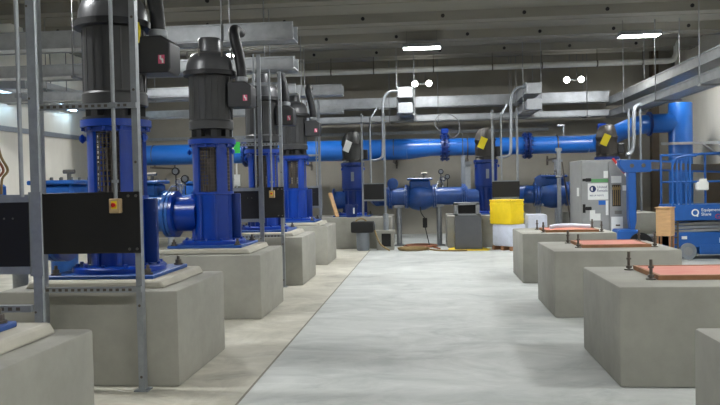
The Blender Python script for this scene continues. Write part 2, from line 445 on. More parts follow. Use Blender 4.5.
def make_pump(label, deep='blue'):
    t = thing('vertical_pump', label, 'pump', (0, 0, 0), 0, 'vertical pumps of the left row')
    make_head(t, deep); add_motor(t, True)
    return t
ZP = PH+.07
lab = ['blue vertical pump on the lower left corner plinth, only its base plate in view',
       'nearest full blue vertical pump with dark grey motor, behind the wide black panel',
       'second full blue vertical pump with grey domed motor, green tag beside it',
       'third full blue vertical pump, half hidden behind the two grey posts',
       'farthest blue vertical pump of the left row']
pm = make_pump(lab[1]); pm.location = (PX, PYS[1], ZP)
for i in (0, 2, 3, 4): dup(pm, (PX, PYS[i], ZP), lab[i])

for m_, x, z0, z1 in (('blue_valve', .3, 2.3, 2.44), ('white', .31, 2.2, 2.3), ('yellow_tag', .35, 2.12, 2.3)):
    MB().tube([(x, -.3, z1), (x+.02, -.32, (z0+z1)/2+.02), (x+.01, -.33, z0)], .018, 8, 4).build('marker_ribbon', m_, pm)
# far wall pumps: same pump heads, motors wrapped in dark covers
def make_wrapped(label, loc, cover, tagm, cat='pump'):
    t = thing('vertical_pump', label, 'pump', loc, 0, 'wrapped pumps at the far wall')
    make_head(t, 'blue_deep', True)
    c = MB(); z = 1.44
    prof = [(.24, -.06), (.28, .0), (.26, .1), (.28, .3), (.25, .42), (.27, .5), (.245, .68), (.18, .82), (.08, .87)]
    c.lathe((0, 0, z), prof, seg=24)
    for v in c.bm.verts:
        n = math.sin(v.co.x*23+v.co.z*9)*math.cos(v.co.y*19+v.co.z*13)
        v.co.x += n*.025; v.co.y += n*.025; v.co.z += .015*math.sin(v.co.x*15)
    cv = c.build('motor_cover', cover, t)
    for h in (.08, .52): MB().lathe((0, 0, z+h), [(.282, 0), (.292, .01), (.282, .025)]).build('tie_strap', 'black', cv)
    if tagm: MB().box(-.09, .09, -.008, .008, -.15, .15, rot=0).build('tag', tagm, cv, loc=(-.1, -.29, z+.45)).rotation_euler = (.1, .45, -.3)
    j = MB().box(.25, .42, -.12, .12, z+.1, z+.36, .02).build('junction_box', 'motor_dark', t)
    return t
make_wrapped('dark wrapped pump at the far wall on the plinth left of the coiled hoses', (BX[0], BY, PH), 'bag_green', 'white')
make_wrapped('wrapped pump with yellow tag at the far wall, behind the yellow box', (BX[1], BY, PH), 'bag', 'yellow_tag')
make_wrapped('wrapped pump with yellow tag rising above the grey cabinet', (BX[2], BY, PH), 'bag', 'yellow_tag')

# ------------------------------------------------------------------ discharge valve trains (along -x)
def make_train(label, loc, down, group, xv, L, stands, pm, vm):
    t = thing('valve_train', label, 'pipe', loc, 0, group)
    R_ = .24
    MB().cyl((0, 0, 0), (xv+.33, 0, 0), R_, 28).build('pipe', pm, t)
    MB().cyl((xv-.33, 0, 0), (L, 0, 0), R_, 28).build('pipe', pm, t)
    for x in (0, xv+.42, xv-.33, L+.12):
        MB().lathe((x, 0, 0), [(R_, 0), (.32, -.005), (.32, -.045), (R_, -.05)], 'X').lathe((x-.055, 0, 0), [(R_, 0), (.32, -.005), (.32, -.045), (R_, -.05)], 'X').bolts((x-.05, 0, 0), .285, 12, .018, .1, 'X').build('flange', vm, t)
    v = MB().lathe((xv, 0, 0), [(.28, -.33), (.34, -.24), (.38, -.08), (.37, .1), (.3, .26), (.28, .33)], 'X')
    v.box(xv-.3, xv+.26, -.26, .26, .2, .44, .04).box(xv-.36, xv+.32, -.31, .31, .44, .5, .015)
    v.cyl((xv, -.3, .15), (xv, .3, .15), .06, 14)
    v.build('check_valve', vm, t)
    for i in range(5):
        for y in (-.26, .26): MB().cyl((xv-.3+.14*i, y, .49), (xv-.3+.14*i, y, .54), .02, 6).build('bonnet_bolt', 'steel', t)
    b = MB().cyl((xv+.1, 0, .5), (xv+.1, 0, .62), .03, 10).cyl((xv+.02, 0, .62), (xv+.18, 0, .62), .03, 10)
    b.build('bonnet_valve', 'steel', t)
    g0 = L+.16
    e = MB().box(g0-.12, g0+.12, -.1, .1, .26, .46, .03).cyl((g0, -.1, .36), (g0, -.24, .36), .03)
    e.lathe((g0, -.24, .36), [(.03, 0), (.14, -.005), (.15, -.025), (.13, -.03), (.03, -.03)], 'Y', 20)
    e.build('gear_operator', vm, t)
    for x, z in ((xv+.72, .46), (xv+.55, .6)):
        g = MB().cyl((x, -.02, R_-.02), (x, -.02, z), .012, 8).lathe((x, -.02, z+.06), [(.07, .02), (.075, 0), (.07, -.03)], 'Y', 18)
        g.mi = 1; g.lathe((x, -.02, z+.06), [(.05, -.031), (.048, -.034)], 'Y', 18)
        g.build('pressure_gauge', ['black', 'drum'], t)
    x = xv+.6
    a = MB().cyl((x, .05, R_-.02), (x, .05, .4), .035).lathe((x, .05, .4), [(.06, 0), (.09, .03), (.09, .1), (.03, .14)]).tube([(x, .05, .34), (x-.1, -.05, .4), (x-.16, -.1, .32), (x-.17, -.12, .22)], .02, 8, 4)
    a.build('air_valve', 'chrome', t)
    for x in stands:
        MB().cyl((x, 0, -loc[2]), (x, 0, -R_+.01), .07, 14).box(x-.14, x+.14, -.14, .14, -loc[2], -loc[2]+.03).box(x-.12, x+.12, -.16, .16, -R_-.05, -R_+.02).build('pipe_stand', 'galv', t)
    if down: pts = [(L+.02, 0, 0), (L-.2, 0, -.03), (L-.38, 0, -.18), (L-.45, 0, -.42), (L-.45, 0, -loc[2])]
    else: pts = [(L+.02, 0, 0), (L-.1, .03, 0), (L-.22, .13, 0), (L-.27, .32, 0), (L-.27, YB-loc[1]-.01, 0)]
    MB().tube(pts, R_, 28, 5).build('elbow', pm, t)
    return t
ZT = ZP+.44
lab = ['', 'blue discharge pipe and valves behind the wide black panel at left', 'blue discharge pipe and valves left of the second full pump',
       'blue discharge pipe and valves behind the second pump, with gauges', 'farthest blue discharge pipe and valves of the left row']
tr = make_train(lab[1], (PX-.551, PYS[1], ZT), True, 'discharge pipes of the left row', -1.6, -2.75, (-.45, -2.3), 'blue_valve', 'blue_valve')
for i in (2, 3, 4): dup(tr, (PX-.551, PYS[i], ZT), lab[i])
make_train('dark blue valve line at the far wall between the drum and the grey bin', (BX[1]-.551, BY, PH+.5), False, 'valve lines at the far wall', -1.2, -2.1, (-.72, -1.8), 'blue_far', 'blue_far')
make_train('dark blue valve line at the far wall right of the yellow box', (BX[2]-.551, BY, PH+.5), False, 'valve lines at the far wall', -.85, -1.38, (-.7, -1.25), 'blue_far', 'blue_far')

# ------------------------------------------------------------------ strut frames with black panels
def slotted(mb, x0, x1, y, z, h=.045):
    mb.box(x0, x1, y-.02, y+.02, z-h/2, z+h/2)
    mb.mi = 1; x = x0+.04
    while x < x1-.05:
        mb.box(x, x+.028, y-.0215, y-.019, z-.011, z+.011); x += .055
    mb.mi = 0
def make_frame_sw(label, loc, h=3.6):   # with switch box, one panel across the front
    t = thing('strut_frame', label, 'frame', loc, 0, 'steel strut frames beside the pumps')
    for x in (0, -.845):
        b = MB().box(x-.025, x+.025, -.035, .035, 0, h)
        b.box(x-.06, x+.06, -.06, .06, 0, .012)
        b.mi = 1
        z = .12
        while z < h: b.cyl((x, -.0352, z), (x, -.0372, z), .012, 8); z += .6
        b.build('post', ['galv', 'bolt_dark'], t)
    for z in (2.39, .86):
        b = MB(); slotted(b, -.83, .03, -.055, z); b.build('slotted_strut', ['galv', 'bolt_dark'], t)
    for z in (1.22, 1.6, 3.4):
        MB().box(-.8, .02, .0, .04, z-.02, z+.02).build('cross_strut', 'galv', t)
    p = MB().box(-.805, .045, -.085, -.075, 1.165, 1.675, .004).build('black_panel', 'panel', t)
    for x in (-.05, .015):
        for z in (1.2, 1.64): MB().cyl((x, -.085, z), (x, -.092, z), .012, 8).build('panel_screw', 'steel', p)
    MB().cyl((-.15, -.1, 1.61), (-.15, -.1, h), .016, 12).box(-.175, -.125, -.118, -.085, 1.75, 1.775).box(-.175, -.125, -.118, -.035, 2.37, 2.41).build('conduit', 'galv', t)
    w = MB().box(-.19, -.1, -.15, -.086, 1.5, 1.62, .006).build('switch_box', 'box_beige', t)
    k = MB().box(-.17, -.122, -.153, -.15, 1.535, 1.6)
    k.build('switch_plate', 'yellow_tag', w)
    MB().cyl((-.146, -.15, 1.568), (-.146, -.172, 1.568), .017, 14).box(-.15, -.142, -.185, -.17, 1.55, 1.586).build('switch_knob', 'red', w)
    return t
def make_frame_box(label, loc, h=3.68):  # panel framed by struts
    t = thing('strut_frame', label, 'frame', loc, 0, 'steel strut frames beside the pumps')
    for x in (0, -.82):
        b = MB().prism([(x-.03, -.03), (x+.03, -.03), (x+.03, .0), (x+.022, .0), (x+.022, -.024), (x-.03, -.024)], 0, h, 'Z')
        b.box(x-.07, x+.07, -.07, .07, 0, .012)
        b.mi = 1
        for z in (.9, 1.19, 1.28, 1.58, 1.66, 2.3, 2.9): b.cyl((x-.02, -.03, z), (x-.02, -.033, z), .008, 8)
        b.build('post', ['galv', 'bolt_dark'], t)
    for z in (1.18, 1.65, 2.39):
        MB().box(-.8, -.03, -.06, -.02, z-.025, z+.025).build('cross_strut', 'galv', t)
    MB().box(-.04, .045, -.045, -.031, 1.14, 1.69).build('gusset_plate', 'galv', t)
    b = MB(); slotted(b, -.83, -.03, -.055, .93); b.build('slotted_strut', ['galv', 'bolt_dark'], t)
    p = MB().box(-.79, -.035, -.06, -.05, 1.205, 1.625).build('black_panel', 'panel', t)
    for x in (-.2, -.14, -.55, -.49): MB().cyl((x, -.06, 1.52), (x, -.065, 1.52), .006, 8).build('panel_screw', 'steel', p)
    MB().cyl((-.062, -.08, 1.66), (-.062, -.08, h), .014, 12).box(-.085, -.035, -.09, -.02, 2.3, 2.33).build('conduit', 'galv', t)
    return t
fA = make_frame_box('wide grey steel post and framed black panel at the left edge of the photo', (-2.565, 4.72, 0))
dup(fA, (-2.53, 11.2, 0), 'grey post frame with framed black panel just behind the second full pump')
dup(fA, (-2.55, 17.5, 0), 'grey post frame with small black panel behind the farthest left pump')
fB = make_frame_sw('grey strut frame with wide black panel and red switch before the nearest pump', (-2.425, 6.08, 0))
dup(fB, (-2.445, 12.36, 0), 'grey strut frame with black panel and beige switch box before the third pump')
def make_frame_far(label, loc, w, h, x0, x1):
    t = thing('strut_frame', label, 'frame', loc, 0, 'steel strut frames at the far wall')
    for x in (0, w): MB().box(x-.026, x+.026, -.03, .03, 0, h).box(x-.07, x+.07, -.07, .07, 0, .012).build('post', 'galv', t)
    for z in (.44, .86): MB().box(min(0, x0), w, -.03, .03, z-.025, z+.025).build('cross_strut', 'galv', t)
    MB().box(x0, x1, -.06, -.045, .46, .86).build('black_panel', 'panel', t)
    MB().tube([(.22, -.02, .9), (.22, -.02, h-.3), (.26, -.02, h-.1), (.4, .2, h+.15)], .025, 10, 4).build('conduit', 'galv', t)
    return t
make_frame_far('grey strut frame with small black panel right of the left wrapped pump', (-1.735, 19.7, PH), .59, 2.72, .03, .56)
make_frame_far('grey strut frame with black panel above the yellow box', (1.66, 19.7, PH), .63, 2.72, -.03, .67)

# green tag beside second pump
tag(MB().box(-2.93, -2.83, 11.13, 11.136, 2.2, 2.37).build('hanging_tag', 'lime'), 'bright green tag hanging on the strut behind the second pump', 'tag')
# coloured cables at far left
t = thing('cable_bundle', 'coloured cables hanging at the left edge beside the framed black panel', 'cable', (-2.86, 4.78, 1.68))
for i, (cm, dx) in enumerate((('hose_red', 0), ('hose', .03), ('blue_valve', -.03))):
    MB().tube([(dx-.02, 0, .0), (dx+.0, -.02, .1), (dx+.03, .0, .16), (dx-.02, .01, .25), (dx-.04, 0, .36)], .009, 8, 5).build('cable', cm, t)

# ------------------------------------------------------------------ wall pipe and riser
t = thing('header_pipe', 'long blue pipe running along the far wall above the pumps', 'pipe', (0, 0, 0))
zc, yp = 2.73, 23.0
MB().cyl((XL+.01, yp, zc), (-.65, yp, zc), .315, 36).cyl((-.65, yp, zc), (.05, yp, zc+.035), .315, 36, .262).cyl((.05, yp, zc+.035), (2.9, yp, zc+.02), .262, 36).cyl((2.9, yp, zc+.02), (4.75, yp, zc+.02), .258, 36).build('pipe', 'blue_pipe', t)
for x, rr in ((.5, .42), (2.97, .4), (-5.6, .45)):
    f = MB()
    for d_ in (-.1, .03): f.lathe((x+d_, yp, zc+.02), [(.26, 0), (rr, 0), (rr, .055), (.26, .055)], 'X', 32)
    f.lathe((x, yp, zc+.02), [(.3, -.06), (.3, .06)], 'X'); f.bolts((x, yp, zc+.02), rr-.06, 16, .025, .28, 'X')
    f.build('flange', 'blue_deep', t)
MB().box(.4, .62, yp-.08, yp+.08, zc+.42, zc+.6, .03).cyl((.5, yp, zc+.3), (.5, yp, zc+.45), .05).build('actuator', 'blue', t)
MB().box(4.98, 5.22, 22.6, 22.8, zc+.3, zc+.6, .03).cyl((5.1, 22.7, zc+.2), (5.1, 22.7, zc+.32), .06).build('actuator', 'blue', t)
MB().tube([(.38, yp-.1, zc+.5), (.2, yp-.1, zc+.75), (.35, yp-.1, zc+1.0), (.6, yp-.1, zc+1.04), (.9, yp-.1, zc+.85), (.95, yp-.1, zc+.5), (.75, yp-.1, zc+.3), (.6, yp-.1, zc+.45)], .014, 8, 6).build('cable_loop', 'bin_light', t)
MB().tube([(4.78, yp, zc+.02), (5.05, yp-.1, zc+.06), (5.4, yp-.7, zc+.26), (5.75, yp-1.4, zc+.42), (6.15, yp-1.95, zc+.44), (6.75, yp-2.0, zc+.44)], .258, 32, 6).build('swan_bend', 'blue_pipe', t)
MB().lathe((6.0, 21.1, zc+.44), [(.26, -.03), (.33, -.03), (.33, .03), (.26, .03)], 'X', 28).build('coupling', 'blue_deep', t)
for x in (-8.6, -3.9, -1.05, 1.18, 3.85):
    MB().box(x-.02, x+.02, yp-.34, YB, zc-.42, zc-.36).lathe((x, yp, zc+.01), [(.24, -.012), (.322, -.012), (.322, .012), (.24, .012)], 'X', 28).box(x-.02, x+.02, yp-.03, yp+.03, zc-.38, zc-.3).box(x-.03, x+.03, YB-.03, YB, zc-.55, zc-.25).build('wall_bracket', 'bolt_dark', t)
for x in (1.18, 3.85):
    MB().box(x-.13, x+.13, yp-.16, yp+.16, zc-.5, zc-.425).box(x-.08, x+.08, yp-.08, yp+.08, .02, zc-.48).box(x-.14, x+.14, yp-.14, yp+.14, 0, .025).build('pipe_post', 'galv', t)
MB().cyl((4.05, yp, zc+.2), (4.05, yp, zc+.62), .025).cyl((3.88, yp, zc+.6), (4.08, yp, zc+.6), .035).build('vent_valve', 'chrome', t)

t = thing('riser_pipe', 'thick vertical blue pipe standing at the right behind the lift', 'pipe', (6.79, 21.0, 0))
MB().lathe((0, 0, 0), [(.305, .0), (.305, 3.68), (.295, 3.7), (.1, 3.705)], 'Z', 40).build('pipe', 'blue_pipe', t)
MB().lathe((0, 0, 0), [(.42, 0), (.42, .05), (.305, .05)], 'Z', 32).bolts((0, 0, .06), .37, 12, .02, .04, 'Z').build('foot_flange', 'blue_deep', t)
MB().lathe((0, 0, 2.6), [(.305, -.03), (.325, -.03), (.325, .03), (.305, .03)], 'Z', 36).box(-.6, 1.08, -.36, -.3, -.035+2.6, 2.6+.035).beam((.45, -.34, 2.58), (1.07, -.1, 2.2), .04, .04).box(1.06, 1.09, -.45, .1, 2.1, 2.7).build('strap_bracket', 'tray', t)

# pipe stands at the far right valve line: slim silver pole
t = thing('pipe_post', 'slim silver post rising in front of the right valve line', 'post', (3.27, 19.3, 0))
MB().cyl((0, 0, 0), (0, 0, 2.5), .05, 14).cyl((0, 0, 2.42), (0, 0, 2.5), .08, 14).box(-.12, .12, -.12, .12, 0, .015).build('pole', 'galv', t)
MB().lathe((0, 0, 1.75), [(.055, 0), (.09, .02), (.09, .06), (.055, .08)]).build('clamp', 'chrome', t)
t2 = MB().beam((3.36, 19.37, 2.15), (3.63, 19.37, .01), .025, .03).build('leaning_bar', 'bolt_dark'); tag(t2, 'thin dark bar leaning between the silver post and the cabinet', 'bar')

# ------------------------------------------------------------------ cable trays
def tray_x(name, label, x0, x1, y, w, zs, rod_xs, group):
    t = thing(name, label, 'cable tray', (x0, y, zs[0][0]), 0, group)
    for z0, z1 in zs:
        a, b = z0-zs[0][0], z1-zs[0][0]
        L = x1-x0
        MB().box(0, L, -w/2, -w/2+.02, a, b).box(0, L, w/2-.02, w/2, a, b).box(0, L, -w/2, w/2, a+.02, a+.035).box(0, L, -w/2-.025, -w/2, b-.02, b).box(0, L, -w/2-.025, -w/2, a, a+.02).build('tray', 'tray', t)
    top = ZC-zs[0][0]
    for rx in rod_xs:
        MB().cyl((rx-x0, -w/2-.04, -.03), (rx-x0, -w/2-.04, top), .012, 6).cyl((rx-x0, w/2+.04, -.03), (rx-x0, w/2+.04, top), .012, 6).box(rx-x0-.02, rx-x0+.02, -w/2-.08, w/2+.08, -.04, 0).build('hanger', 'bin_light', t)
    return t
def tray_y(name, label, x, y0, y1, w, zs, rod_ys, group):
    t = thing(name, label, 'cable tray', (x, y0, zs[0][0]), 0, group)
    L = y1-y0
    for z0, z1 in zs:
        a, b = z0-zs[0][0], z1-zs[0][0]
        MB().box(-w/2, -w/2+.02, 0, L, a, b).box(w/2-.02, w/2, 0, L, a, b).box(-w/2, w/2, 0, L, a+.02, a+.035).box(-w/2-.025, -w/2, 0, L, b-.02, b).box(-w/2-.025, -w/2, 0, L, a, a+.02).build('tray', 'tray', t)
    top = ZC-zs[0][0]
    for ry in rod_ys:
        MB().cyl((-w/2-.04, ry-y0, -.03), (-w/2-.04, ry-y0, top), .012, 6).cyl((w/2+.04, ry-y0, -.03), (w/2+.04, ry-y0, top), .012, 6).box(-w/2-.08, w/2+.08, ry-y0-.02, ry-y0+.02, -.04, 0).build('hanger', 'bin_light', t)
    return t
G = 'galvanised cable trays'
tray_x('cable_tray', 'long double cable tray along the far wall above the blue pipe', -4.6, 5.57, 24.0, .5, [(3.64, 3.83), (4.07, 4.4)], [-3.5, -1.2, .33, 2.6, 4.9], G)
tray_y('cable_tray', 'double cable tray running towards the camera at upper right', 5.85, 3.0, 24.25, .5, [(3.6, 3.8), (3.98, 4.22)], [22, 19, 16, 13, 10, 6], G)
for y, x1, l in ((12.6, -2.2, 'nearest cable tray crossing above the left pumps'), (15.9, -2.76, 'middle cable tray crossing above the left pumps'), (20.5, -2.3, 'farthest cable tray crossing above the left pumps')):
    tray_x('cable_tray', l, -9.4, x1, y, .45, [(3.64, 3.84), (4.12, 4.42)], [-8.5, -6, -3.4], G)
tray_y('cable_tray', 'double cable tray running along the pale left wall', -9.65, 2.0, 24.2, .35, [(3.95, 4.1), (4.25, 4.4)], [23, 19, 15, 11, 7], G)
for x, l in ((-.62, 'short galvanised tray spur beside the twin spotlight left of centre'), (2.95, 'short galvanised tray spur above the right black panel')):
    t = tray_y('tray_spur', l, x, 21.2, 23.7, .42, [(3.68, 3.9), (4.12, 4.42)], [21.6, 23.3], 'short tray spurs at the far wall')
    for yy_ in (.1, .3):
        MB().tube([(-.2, yy_, .62), (-.45, yy_-.1, .6), (-.62, yy_-.15, .35), (-.64, yy_-.15, -.3), (-.66, yy_-.2, -1.05), (-.7, yy_-.22, -1.25), (-.85, yy_-.25, -1.32), (-1.0, yy_-.27, -1.32)], .03, 8, 5).build('flexible_conduit', 'galv', t)
    for z in (-.02, .42): MB().box(-.2, .2, -.02, .02, z, z+.3, .01).build('end_cover', 'tray', t)

# two slim conduits at right
t = thing('conduit_riser', 'bent silver conduits rising right of the rightmost wrapped pump', 'conduit', (5.28, 20.4, PH))
for dx, r_ in ((0, .03), (.12, .05), (.3, .03)):
    MB().tube([(dx, 0, 0), (dx, 0, 2.4), (dx, 0, 2.7)] if dx != .12 else [(-.1, -.1, 1.5), (.0, -.1, 1.52), (dx-.02, -.05, 1.75), (dx, -.05, 2.5), (dx+.06, -.0, 2.75), (dx+.22, .02, 2.82)], r_, 10, 5).build('conduit', 'galv', t)

# white sprinkler main under the ceiling at the far wall
t = thing('sprinkler_pipe', 'thin white pipe along the far wall just below the ceiling', 'pipe', (0, 0, 0))
MB().tube([(-6.5, 22.75, 5.1), (7.0, 22.75, 5.1), (7.18, 22.75, 5.13), (7.27, 22.75, 5.3), (7.27, 22.75, ZC)], .085, 16).build('pipe', 'white_pipe', t)
for x in (-5, -2.9, -1.6, .2, 1.95, 3.4, 5.0, 6.3):
    MB().lathe((x, 22.75, 5.1), [(.07, -.02), (.1, -.02), (.1, .02), (.07, .02)], 'X', 18).cyl((x, 22.75, 5.16), (x, 22.75, ZC), .01, 6).build('hanger', 'bolt_dark', t)

# ------------------------------------------------------------------ grey cabinet on the right
t = thing('electrical_cabinet', 'tall grey electrical cabinet with stickers behind the farthest right plinth', 'cabinet', (4.04, 17.8, 0))
W2 = .52
MB().box(-W2, W2, 0, 1.45, .1, 2.14, .01).box(-W2+.04, W2-.04, .04, 1.4, 0, .1).build('body', 'cab', t)
dl = MB().box(-W2+.02, .09, -.03, 0, .25, 2.1, .006).build('left_door', 'cab', t)
dr = MB().box(.11, W2-.01, -.03, 0, .25, 2.1, .006).build('right_door', 'cab', t)
for z in (.52, 1.02, 1.68):
    MB().box(-.44, -.3, -.06, -.03, z-.04, z+.04, .015).box(-.5, -.44, -.05, -.03, z-.1 if z == 1.02 else z-.03, z+.1 if z == 1.02 else z+.03).build('latch', 'black', dl)
MB().box(-.3, .08, -.034, -.03, 1.62, 1.7).build('sticker', 'green', dl)
MB().box(-.02, .08, -.034, -.03, 1.72, 1.88).build('sticker', 'white', dl)
sg = MB().box(-.38, .08, -.036, -.03, 1.22, 1.6).build('sign', 'white', dl)
rg = MB().lathe((-.27, -.037, 1.47), [(.075, 0), (.075, -.004), (.045, -.004), (.045, 0)], 'Y', 28, True)
rg.build('logo_ring', 'navy', sg)
MB().prism([(-.27+.07*math.cos(a*PI/12), 1.47+.07*math.sin(a*PI/12)) for a in range(-6, 7)], -.0375, -.0425, 'Y').build('logo_half', 'navy', sg)
text('sign_text', 'United\nRentals', .082, 'navy', sg, (-.175, -.037, 1.485), (PI/2, 0, 0))
text('sign_text', '800 UR RENTS', .05, 'navy', sg, (-.34, -.037, 1.3), (PI/2, 0, 0))
for x0, x1, z0, z1, m_ in ((-.14, .02, 1.1, 1.2, 'blue_pipe'), (-.34, -.1, .74, .9, 'white'), (-.34, -.22, .88, .98, 'white'), (.02, .08, .86, 1.2, 'white')):
    MB().box(x0, x1, -.034, -.03, z0, z1).build('sticker', m_, dl)
MB().box(.17, .36, -.034, -.03, 1.06, 1.56).build('window_recess', 'panel', dr)
g = MB()
for i in range(4): g.box(.19+.045*i, .21+.045*i, -.04, -.034, 1.08, 1.54)
g.box(.17, .36, -.045, -.034, 1.44, 1.5); g.build('breaker_grid', 'hose', dr)
for x0, x1, z0, z1, m_ in ((.15, .38, 1.6, 1.76, 'white'), (.14, .4, .32, .82, 'white'), (.22, .38, .88, .96, 'cab2'), (.4, .5, 1.42, 1.54, 'white')):
    MB().box(x0, x1, -.034, -.03, z0, z1).build('sticker', m_, dr)
MB().box(.24, .34, -.036, -.034, .6, .64).build('sticker_print', 'bolt_dark', dr)
MB().box(-W2-.006, -W2, .25, .5, 1.3, 1.5).build('side_sticker', 'white', t)
rr = MB(); seg_cols = []
t3 = thing('barrier_pole', 'red and white striped pole leaning on the cabinet\'s top right corner', 'pole', (4.42, 17.62, 0))
def pole_seg(a, b, m_): MB().cyl(a, b, .028, 12).build('stripe', m_, t3)
A, B = Vector((-.2, .1, 2.16)), Vector((.1, -.12, 1.7))
for i in range(4): pole_seg(A.lerp(B, i/4), A.lerp(B, (i+1)/4), 'white' if i % 2 else 'red')
MB().cyl(B, (.24, -.2, 0), .02, 10).build('lower_pole', 'bolt_dark', t3)

# ------------------------------------------------------------------ blue boom machine behind the plinths
t = thing('boom_lift', 'blue boom machine with L shaped arm right of the grey cabinet', 'lift', (4.5, 17.3, 0))
MB().box(-.35, .1, -.3, .3, .22, .56, .03).build('chassis', 'blue_lift', t)
MB().box(.1, .95, -.24, .24, .2, .42, .02).build('undercarriage', 'bin', t)
for x in (.12, .75):
    for y in (-.36, .3):
        w = MB().lathe((x, y, .25), [(.16, 0), (.25, .0), (.25, .09), (.16, .09)], 'Y', 26).build('tire', 'black', t)
        MB().lathe((x, y, .25), [(.03, -.01), (.16, .01), (.16, .08), (.03, .1)], 'Y', 20).build('wheel_hub', 'drum', w)
MB().prism([(-.03, .5), (.05, .5), (.1, .75), (.1, 1.9), (-.07, 1.9), (-.07, .85)], -.1, .1, 'Y').build('mast', 'blue_lift', t, bevel=.01)
MB().prism([(-.26, 1.98), (-.26, 2.12), (.42, 2.1), (.42, 1.83), (-.12, 1.83)], -.13, .13, 'Y').build('boom_knuckle', 'blue_lift', t, bevel=.01)
MB().beam((.3, 0, 1.98), (1.95, 0, 1.86), .16, .17).build('boom_tube', 'bolt_dark', t)
MB().beam((.3, -.02, 2.07), (1.3, -.02, 2.0), .08, .08).beam((.3, -.1, 1.88), (1.9, -.1, 1.8), .05, .04).build('boom_rail', 'blue_lift', t)
for x in (0, .25): MB().cyl((x, -.13, 1.98), (x, -.15, 1.98), .045).build('pivot_pin', 'bolt_dark', t)

# ------------------------------------------------------------------ scissor lift
t = thing('scissor_lift', 'blue scissor lift with platform rails at the right edge', 'lift', (4.98, 16.0, 0))
c = MB().box(.02, 1.85, .02, .78, .24, .56, .015).box(.55, 1.3, .0, .8, .1, .3, .01)
c.box(.02, .14, 0, .8, .16, .5)
c.build('chassis', 'blue_lift', t)
for x in (.32, 1.55):
    for y in (-.02, .7):
        w = MB().lathe((x, y, .17), [(.09, 0), (.17, 0), (.17, .11), (.09, .11)], 'Y', 26).build('wheel', 'drum', t)
        MB().lathe((x, y, .17), [(.02, -.015), (.09, -.005), (.09, .1), (.02, .115)], 'Y', 18).build('wheel_hub', 'bin_light', w)
for x, z in ((.2, .42), (.95, .34)): MB().box(x, x+.1, -.012, .02, z, z+.06 if x < .5 else z+.1).build('sticker', 'white', t)
for k_, z in enumerate((.6, .67, .74)):
    MB().beam((.1, .1, z-.02), (1.75, .1, z+.02), .05, .05).beam((.1, .7, z+.02), (1.75, .7, z-.02), .05, .05).build('scissor_arm', 'bin_light' if k_ != 1 else 'drum', t)
l = MB()
for x in (-.02, .1): l.box(x, x+.03, -.03, 0, .2, .8)
for z in (.3, .45, .6, .72): l.box(-.02, .13, -.03, -.01, z, z+.025)
l.build('ladder', 'bolt_dark', t)
dk = MB().box(-.02, 1.88, 0, .8, .8, 1.13, .012).build('platform_deck', 'blue_lift', t)
text('sign_text', 'Equipment\nShare', .088, 'white', dk, (.59, -.004, .99), (PI/2, 0, 0))
MB().lathe((.47, -.001, .965), [(.05, 0), (.075, 0), (.075, -.005), (.05, -.005)], 'Y', 28, True).cyl((.5, -.003, .91), (.52, -.003, .885), .018, 8).build('logo_ring', 'white', dk)
text('sign_text', 'Genie', .14, 'red', dk, (.86, -.004, .835), (PI/2, 0, 0))
pl = MB().box(-.2, .0, -.02, .1, .86, 1.06, .01)
pl.build('control_box', 'bolt_dark', t)
st = MB()
for i in range(4): st.box(-.185+.045*i, -.155+.045*i, -.026, -.02, .9, 1.02)
st.build('control_decal', 'hose', t)
for x in (.03, .12, .2, .3, .38): MB().cyl((x, .02, 1.13), (x, .02, 2.05 if x < .3 else 2.15), .022, 10).build('gate_post', 'blue_lift', t)
for x, y in ((1.2, .02), (1.84, .02), (.03, .78), (.95, .78), (1.84, .78)): MB().cyl((x, y, 1.13), (x, y, 2.2), .022, 10).build('rail_post', 'blue_lift', t)
MB().tube([(.03, .02, 1.95), (.1, .02, 2.08), (.3, .02, 2.14), (.5, .02, 2.14), (.62, .02, 2.17), (1.84, .02, 2.2), (1.84, .78, 2.2), (.03, .78, 2.18)], .026, 10, 3).build('top_rail', 'blue_lift', t)
MB().tube([(.03, .02, 1.6), (1.84, .02, 1.6), (1.84, .78, 1.6), (.03, .78, 1.6)], .02, 10).build('mid_rail', 'blue_lift', t)
MB().box(.5, .75, .0, .1, 1.42, 1.62, .02).box(.55, .7, -.02, 0, 1.6, 1.66).build('platform_controls', 'white', t)
MB().box(1.5, 1.84, .04, .3, 1.13, 1.4, .02).build('tool_tray', 'hose', t)

# wooden box on legs
t = thing('wooden_box', 'tan wooden box on legs standing left of the scissor lift', 'box', (4.64, 15.3, 0), -.55)
MB().box(-.14, .14, -.15, .15, .55, 1.1, .006).build('case', 'wood', t)
MB().box(-.155, .155, -.165, .165, 1.1, 1.12).build('lid', 'wood', t)
for x in (-.115, .115):
    for y in (-.125, .125): MB().box(x-.016, x+.016, y-.016, y+.016, 0, .55).build('leg', 'wood_edge', t)

# ------------------------------------------------------------------ clutter at the far end
t = thing('waste_bin', 'dark grey bin with black opening standing before the far plinth', 'bin', (.96, 19.0, 0))
MB().prism([(-.34, .02), (.34, .02), (.32, .86), (-.32, .86)], -.22, .22, 'Y').build('bin_body', 'bin', t, bevel=.01)
h = MB().box(-.34, -.25, -.24, .22, .86, 1.17).box(.19, .28, -.24, .22, .86, 1.17).box(-.34, .28, -.24, .22, 1.12, 1.18).box(-.34, .32, -.24, .22, .86, .9).box(-.3, .25, .0, .2, .9, 1.12)
h.build('bin_hood', 'bin_light', t)
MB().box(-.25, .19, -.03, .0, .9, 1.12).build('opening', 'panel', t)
tag(MB().prism([(.5, 18.62), (1.42, 18.58), (1.5, 18.9), (1.2, 19.35), (.6, 19.4), (.45, 19.0)], .0, .02, 'Z').build('yellow_mat', 'yellow'), 'yellow sheet on the floor under the dark grey bin', 'mat')

